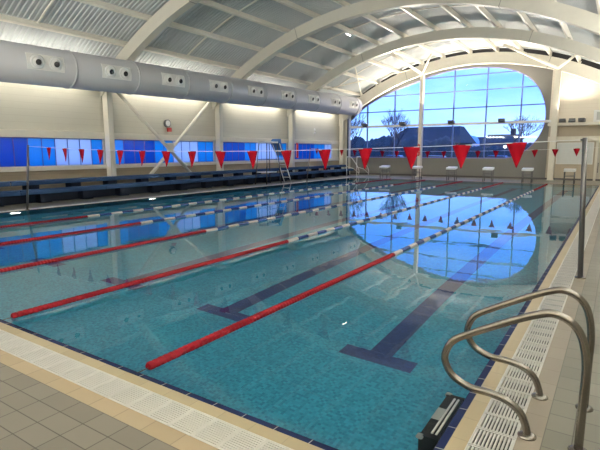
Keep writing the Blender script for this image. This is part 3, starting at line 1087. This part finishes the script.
for k, z in enumerate((-0.012, -0.32, -0.61)):
    tr = MB(); tr.box(-0.055, 0.055, -0.26, 0.26, z - 0.035, z - 0.005)
    T = tr.build('tread', M_stepblack, t_)
    for y0, y1 in ((-0.075, 0.075),):
        b = MB(); b.box(-0.055, -0.005, y0, y1, z - 0.006, z)
        b.build('grip_block', M_stepgrey, T)
    for x in (0.005, 0.03):
        b = MB(); b.tube([(x, -0.24, z), (x, 0.24, z)], 0.008, 8)
        b.build('tread_bar', M_stepbar, T)
for s_ in (-1, 1):
    b = MB(); b.box(-0.06, 0.06, s_ * 0.275 - 0.014, s_ * 0.275 + 0.014, -0.75, -0.015)
    b.build('side_plate', M_stepblack, t_)
    b = MB(); b.lathe([(0.022, -0.016), (0.022, 0.016)], (-0.05, s_ * 0.29, -0.03), 'Y', 12)
    b.build('end_cap', M_stepgrey, t_)

# ================================================================ STARTING BLOCKS
def block():
    t_ = empty('starting_block')
    b = MB()
    b.hexa([(-0.26, -0.24, 0.62), (0.26, -0.24, 0.62), (0.26, 0.24, 0.67), (-0.26, 0.24, 0.67), (-0.26, -0.24, 0.72), (0.26, -0.24, 0.72), (0.26, 0.24, 0.78), (-0.26, 0.24, 0.78)])
    b.build('platform', M_white, t_)
    for sx in (-1, 1):
        for sy in (-1, 1):
            b = MB(); b.tube([(sx * 0.22, sy * 0.18 + 0.02, 0.0), (sx * 0.22, sy * 0.18, 0.64)], 0.022, 8)
            b.build('leg', M_darksteel, t_)
    b = MB(); b.box(-0.22, 0.22, 0.0, 0.20, 0.36, 0.39)
    b.build('foot_step', M_darksteel, t_)
    b = MB()
    b.tube([(-0.2, -0.2, 0.45), (0.2, -0.2, 0.45)], 0.014, 8)
    b.build('grab_bar', M_darksteel, t_)
    return t_
b0 = block()
for i, x in enumerate(LANES):
    o_ = b0 if i == 0 else copy_tree(b0)
    o_.location = ([-1.33, -3.26, -5.22, -7.20, -9.24, -11.29][i], 25.42, 0)
    tag(o_, 'white topped starting block on steel legs at far end, %s from the right' % ORD[i], 'starting block', 'starting blocks')

# ================================================================ LIFEGUARD CHAIR
t_ = empty('lifeguard_chair', (-14.2, 17.7, 0))
tag(t_, 'tall lifeguard chair with white seat and blue back beside the pool', 'lifeguard chair')
for sx in (-1, 1):
    for sy in (-1, 1):
        top = (sx * 0.25, sy * 0.42 - 0.25, 2.05)
        bot = (sx * 0.36, sy * 0.62 - 0.25, 0.0)
        b = MB(); b.tube([bot, top], 0.024, 8)
        b.build('leg', M_steel, t_)
b = MB(); b.box(-0.30, 0.30, -0.72, 0.22, 2.05, 2.14, 0.02)
b.build('seat', M_white, t_)
b = MB(); b.prism([(0.25, 2.13), (0.29, 2.13), (0.48, 2.28), (0.52, 2.05), (0.86, 1.55), (0.82, 1.42), (0.50, 1.85)], 'X', -0.28, 0.28)
b.build('blue_panel', M_blueboard, t_)
b = MB(); b.box(-0.33, 0.33, -0.78, 0.05, 0.58, 0.64, 0.01)
b.build('foot_platform', M_white, t_)
for z in (1.25,):
    b = MB()
    for sx in (-1, 1):
        b.tube([(sx * 0.30, -0.76, z), (sx * 0.30, 0.26, z)], 0.018, 8)
    b.build('side_rail', M_steel, t_)
ld = empty('ladder', (0, 0, 0)); ld.parent = t_
for sx in (-1, 1):
    b = MB(); b.tube([(sx * 0.22 + 0.1, 1.35, 0.0), (sx * 0.22 + 0.05, 0.36, 2.05)], 0.022, 8)
    b.build('ladder_rail', M_white, ld)
for k in range(5):
    z = 0.28 + k * 0.34
    yy_ = 1.35 - (1.35 - 0.36) * z / 2.05
    b = MB(); b.box(-0.14, 0.32, yy_ - 0.05, yy_ + 0.05, z - 0.015, z + 0.015)
    b.build('rung', M_white, ld)

# ================================================================ SMALL THINGS
# stair hand rails in the far left corner
for i, dx in enumerate((0.0, 0.75)):
    t_ = empty('stair_handrail', (-14.6 + dx, 27.0, 0))
    tag(t_, 'white sloping tubular handrail in the far left corner, ' + ('nearer the wall' if i == 0 else 'nearer the pool'), 'handrail', 'corner handrails')
    b = MB(); b.tube(smooth_path([(0, -0.3, 0.0), (0, -0.3, 1.18), (0, -0.2, 1.26), (0, 0.35, 1.22), (0, 1.45, 0.45), (0, 1.52, 0.0)], 4), 0.026, 8)
    b.build('rail_tube', M_white, t_)
    b = MB(); b.tube([(0, -0.3, 0.62), (0, 0.75, 0.45), (0, 1.5, 0.12)], 0.02, 8)
    b.build('lower_bar', M_white, t_)
# clock-like sounder and call point on the left wall
t_ = empty('wall_sounder', (XL, 12.72, 2.88))
tag(t_, 'round white-faced wall sounder above the cross brace, red call point below it', 'alarm')
b = MB(); b.lathe([(0.17, 0.0), (0.17, 0.09), (0.145, 0.10)], (0, 0, 0), 'X', 22)
b.build('rim', M_darkfit, t_)
b = MB(); b.lathe([(0.135, 0.09), (0.12, 0.115)], (0, 0, 0), 'X', 22)
b.build('face', M_white, t_)
b = MB(); b.box(0.0, 0.10, 0.0, 0.20, -0.36, -0.19, 0.01)
o_ = b.build('call_point', M_red2, t_)
for i, z in enumerate((3.05, 2.85)):
    b = MB(); b.lathe([(0.09, 0.0), (0.08, 0.05), (0.04, 0.07)], (XL, 25.2, z), 'X', 14)
    tag(b.build('wall_light', M_white), 'small round white wall light above far blue window, ' + ('upper' if i == 0 else 'lower') + ' of two', 'light', 'small wall lights')
# rescue equipment
def buoy(loc, h, label):
    t_ = empty('rescue_tube', loc)
    b = MB(); b.tube([(0, 0, 0.04), (0, 0, 0.10), (0, 0, h - 0.1), (0, 0, h)], [0.05, 0.08, 0.08, 0.04], 10)
    b.build('foam_body', M_red2, t_)
    b = MB(); b.tube([(0, -0.082, 0.1), (0, -0.09, h * 0.5), (0, -0.082, h - 0.1)], 0.012, 6)
    b.build('strap', M_white, t_)
    tag(t_, label, 'rescue tube', 'rescue tubes')
buoy((-15.75, 22.4, 1.2), 0.95, 'red rescue tube hanging beside the column near the lifeguard chair')
buoy((-10.24, 28.36, 1.3), 0.80, 'red rescue tube hanging on the column in front of big window')
# white board and door frame on the right end wall
t_ = empty('notice_board', (-1.45, YF, 1.49))
tag(t_, 'large white notice board on the tan end wall at right', 'notice board')
b = MB(); b.box(-0.88, 0.88, 0.0, 0.045, -0.56, 0.62)
b.build('board', M_board, t_)
b = MB()
for z in (-0.57, 0.61): b.box(-0.90, 0.90, -0.012, 0.05, z - 0.02, z + 0.02)
for x in (-0.89, 0.89): b.box(x - 0.02, x + 0.02, -0.012, 0.05, -0.57, 0.61)
b.build('board_frame', M_white, t_)
d1 = struct(empty('door_1', (0.05, YF, 0)))
b = MB()
b.box(-0.50, -0.38, -0.05, 0.1, 0, 2.2); b.box(0.58, 0.70, -0.05, 0.1, 0, 2.2); b.box(-0.50, 0.70, -0.05, 0.1, 2.1, 2.2)
b.build('door_frame', M_cream, d1)
b = MB(); b.box(-0.38, 0.58, 0.0, 0.045, 0.02, 2.1)
b.build('door_leaf', mat('pale_door', (0.55, 0.50, 0.42), 0.5), d1)
b = MB(); b.box(-0.33, -0.30, -0.05, 0.0, 0.45, 1.0)
b.build('door_handle', M_darkfit, d1)
t_ = empty('wall_heater', (-0.30, 28.80, 3.2))
tag(t_, 'white boxed wall unit with grey panel standing on the right ledge', 'unit')
b = MB(); b.box(-0.36, 0.50, -0.20, 0.30, 0.0, 0.62, 0.02)
b.build('casing', M_white, t_)
b = MB(); b.box(-0.22, 0.40, -0.225, -0.20, 0.10, 0.52)
pn = b.build('front_panel', mat('pale_grey_panel', (0.55, 0.55, 0.53), 0.5), t_)
b = MB(); b.box(-0.06, 0.20, -0.24, -0.225, 0.18, 0.36)
b.build('vent_slot', M_nozzle, pn)
M_ulamp = lit('underwater_lens', (1.0, 0.97, 0.9), 6.0)
# underwater lamps in the far-left pool wall
for i, y in enumerate((4.55, 9.3)):
    b = MB(); b.lathe([(0.14, 0.0), (0.14, 0.03), (0.10, 0.045)], (-W, y, -0.32), 'X', 18)
    tag(b.build('underwater_lamp', M_ulamp), 'round white underwater lamp in the far-left pool wall, ' + ('nearer' if i == 0 else 'farther') + ' one', 'lamp', 'underwater lamps')
# small glowing tube standing for a bright glint on a roof purlin
t_ = empty('purlin_glint', (-10.42, 18.8, arch_z(-10.42, RD - 0.25)))
tag(t_, 'small glowing tube added as a glint under a roof purlin between two arched beams', 'lamp')
b = MB(); b.box(-0.05, 0.05, -0.22, 0.22, -0.04, 0.03, 0.01)
b.build('glint_body', M_white, t_)
ml, tt_, oo = nodes_of('glint_glow')
em = tt_.nodes.new('ShaderNodeEmission'); em.inputs[0].default_value = (1, 0.95, 0.85, 1); em.inputs[1].default_value = 12.0
tt_.links.new(em.outputs[0], oo.inputs[0])
b = MB(); b.tube([(0, -0.20, -0.05), (0, 0.20, -0.05)], 0.022, 8)
b.build('glint_tube', ml, t_)

# ================================================================ OUTSIDE, beyond the end window
b = MB(); b.box(-120, 60, YF + 0.5, 260, -0.6, -0.30)
struct(b.build('ground', mat('dark_tarmac', (0.05, 0.055, 0.06), 0.8, var=0.3, scale=0.5)))
M_bark = mat('dark_bark', (0.035, 0.035, 0.05), 0.8)
M_roofd = mat('dark_slate_roof', (0.035, 0.038, 0.045), 0.8, var=0.2)
M_wallb = mat('pale_house_wall', (0.25, 0.24, 0.24), 0.8)
M_hedge = mat('dark_hedge', (0.045, 0.060, 0.065), 0.9, var=0.5, scale=3, bump=0.6)
M_lit = lit('lit_window', (0.75, 0.85, 1.0), 0.8)
def bare_tree(loc, h, spread, label, depth=4, seed=1, thick=1.0):
    rnd = random.Random(seed)
    b = MB()
    def grow(p, d, ln, r, k):
        q = p + d * ln
        mid = (p + q) / 2 + Vector((rnd.uniform(-.05, .05), rnd.uniform(-.05, .05), 0)) * ln
        b.tube([p, mid, q], [r, r * 0.85, r * 0.65], 5, caps=False)
        if k == 0: return
        nb = 3 if k > 1 else 4
        for _ in range(nb):
            nd = (d + Vector((rnd.uniform(-1, 1), rnd.uniform(-1, 1), rnd.uniform(-0.15, 0.75))) * spread).normalized()
            grow(p + (q - p) * rnd.uniform(0.65, 1.0), nd, ln * rnd.uniform(0.62, 0.82), r * 0.55, k - 1)
    grow(Vector((0, 0, 0)), Vector((0, 0, 1)), h * 0.30, h * 0.018 * thick, depth)
    o_ = b.build('bare_tree', M_bark, None, loc)
    tag(o_, label, 'tree', 'bare trees outside')
bare_tree((-24.6, 46, -0.3), 8.2, 0.55, 'bare tree outside, leftmost through the end window', 5, 3)
bare_tree((-23.3, 55, -0.3), 9.0, 0.50, 'tall bare tree outside, second from left through the window', 5, 11)
bare_tree((-20.6, 50, -0.3), 7.6, 0.55, 'bare tree outside, third from left beside the dark roof', 5, 23)
bare_tree((-27.5, 52, -0.3), 8.0, 0.6, 'bare tree outside half hidden by the corner pier', 5, 31)
bare_tree((-9.7, 59, -0.3), 6.9, 0.72, 'round-crowned bare tree outside at right of the end window', 6, 19, 1.6)
# hedge behind the trees
b = MB()
rnd = random.Random(4)
for k in range(46):
    x = -46 + k * 0.62
    bb = bmesh.new()
    bmesh.ops.create_icosphere(bb, subdivisions=2, radius=1)
    s_ = rnd.uniform(0.9, 1.3)
    for v in bb.verts:
        v.co = Vector((x, 62 + rnd.uniform(-.2, .2), 1.2 + 0.35 * math.sin(k * 0.9))) + Vector((v.co.x * s_, v.co.y * s_, v.co.z * s_ * 2.0 * rnd.uniform(0.92, 1.08)))
    b.merge(bb, True)
tag(b.build('hedge', M_hedge), 'dark hedge behind the bare trees outside the end window', 'hedge')
b = MB()
for k in range(52):
    x = -19 + k * 0.62
    bb = bmesh.new()
    bmesh.ops.create_icosphere(bb, subdivisions=2, radius=1)
    s_ = rnd.uniform(0.8, 1.1)
    for v in bb.verts:
        v.co = Vector((x, 66 + rnd.uniform(-.2, .2), 0.6 if k < 16 else 1.3 + 0.3 * math.sin(k))) + Vector((v.co.x * s_, v.co.y * s_, v.co.z * s_ * 1.7 * rnd.uniform(0.92, 1.08)))
    b.merge(bb, True)
tag(b.build('hedge', M_hedge), 'low dark hedge outside in front of the houses at right', 'hedge')
# big dark hipped building
t_ = empty('dark_building', (-26.4, 74, -0.3))
tag(t_, 'big dark hipped-roof building outside behind the window column', 'building')
b = MB(); b.box(-5.8, 6.0, 0, 9, 0, 3.2)
b.build('wall', M_hedge, t_)
b = MB()
A = [(-6.4, -0.5, 3.2), (6.6, -0.5, 3.2), (6.6, 9.5, 3.2), (-6.4, 9.5, 3.2)]
T = [(-3.4, 3.0, 5.9), (5.4, 3.0, 5.9), (5.4, 5.5, 5.9), (-3.4, 5.5, 5.9)]
b.hexa(A + T)
b.build('roof', M_roofd, t_)
for x in (-5.0, -3.2, 1.0, 4.2):
    b = MB(); b.box(x - 0.4, x + 0.4, -0.04, 0.02, 1.5, 2.3)
    b.build('window', M_lit, t_)
# terraced houses farther right
def house(x, y, wd, h, rh, label, chim=0):
    t_ = empty('house', (x, y, -0.3))
    b = MB(); b.box(-wd / 2, wd / 2, 0, 7, 0, h)
    b.build('wall', M_wallb, t_)
    b = MB(); b.prism([(-0.4, h - 0.1), (7.4, h - 0.1), (3.5, h + rh)], 'X', -wd / 2 - 0.3, wd / 2 + 0.3)
    rf = b.build('roof', M_roofd, t_)
    if chim:
        b = MB(); b.box(wd * 0.3 - 0.4, wd * 0.3 + 0.4, 3.1, 3.9, h + rh - 0.6, h + rh + 1.0)
        b.build('chimney', M_roofd, rf)
    for k in range(max(1, int(wd / 2.2))):
        xx = -wd / 2 + 1.1 + k * 2.2
        b = MB(); b.box(xx - 0.4, xx + 0.4, -0.05, 0.02, h * 0.45, h * 0.85)
        b.build('window', M_lit if k % 2 else M_darkfit, t_)
    tag(t_, label, 'house', 'houses outside')
house(-17.0, 88, 5.0, 3.0, 1.9, 'house outside with chimney, right of the pale dome', 1)
house(-10.2, 103, 6.0, 3.1, 1.3, 'low pale house outside behind the round bare tree', 0)
house(-3.4, 95, 6.5, 3.2, 1.5, 'house outside at right edge of the end window', 1)
house(-25.2, 99, 5.0, 2.6, 2.2, 'dark gabled house outside left of the pale dome', 0)
# pale dome
t_ = empty('dome', (-21.3, 86, 1.9))
tag(t_, 'pale blue round dome outside in front of the houses', 'dome')
b = MB(); b.lathe([(1.35, -2.1), (1.35, 1.0), (1.28, 1.5), (1.05, 1.95), (0.7, 2.25), (0.3, 2.4), (0.02, 2.44)], (0, 0, 0), 'Z', 20)
b.build('dome_shell', mat('pale_dome', (0.40, 0.55, 0.75), 0.5), t_)
# parked cars
def car(x, y, rz, col, label):
    t_ = empty('car', (x, y, -0.3), rz)
    mp_ = mat('car_paint_' + label.split()[0], col, 0.3, coat=0.5)
    b = MB(); b.prism([(-2.1, 0.35), (2.1, 0.35), (2.15, 0.75), (1.9, 0.92), (1.0, 0.98), (-1.9, 1.0), (-2.15, 0.8)], 'Y', -0.85, 0.85)
    b.build('body', mp_, t_)
    b = MB(); b.prism([(-1.75, 0.98), (0.95, 0.97), (0.35, 1.44), (-1.1, 1.48)], 'Y', -0.72, 0.72)
    b.build('cabin', M_darkfit, t_)
    b = MB(); b.prism([(-1.15, 1.46), (0.4, 1.42), (0.3, 1.5), (-1.0, 1.53)], 'Y', -0.70, 0.70)
    b.build('roof', mp_, t_)
    for sx in (-1.3, 1.3):
        for sy in (-0.8, 0.8):
            b = MB(); b.lathe([(0.31, -0.1), (0.31, 0.1)], (sx, sy, 0.31), 'Y', 14)
            b.build('wheel', M_black, t_)
    tag(t_, label, 'car', 'parked cars')
car(-13.6, 44, 0.15, (0.45, 0.5, 0.6), 'silver car parked outside right of the window column')
car(-19.2, 47, 0.1, (0.05, 0.12, 0.35), 'blue car parked outside left of the window column')
car(-8.9, 48, -0.1, (0.10, 0.18, 0.40), 'dark blue car parked outside below the houses')
car(-3.9, 46, 0.1, (0.12, 0.25, 0.50), 'bright blue car parked outside at right of the window')
# street lamp
t_ = empty('street_lamp', (-8.0, 44.5, -0.3))
tag(t_, 'short lamp post outside with a bright white lamp', 'street lamp')
b = MB(); b.tube([(0, 0, 0), (0, 0, 2.25)], 0.04, 8)
b.build('post', M_darkfit, t_)
bb = bmesh.new(); bmesh.ops.create_uvsphere(bb, u_segments=12, v_segments=8, radius=0.12)
b = MB(); b.merge(bb, True); bmesh.ops.translate(b.bm, vec=(0, 0, 2.33), verts=b.bm.verts[:])
b.build('globe', lit('lamp_globe', (1.0, 0.93, 0.85), 6.0), t_)
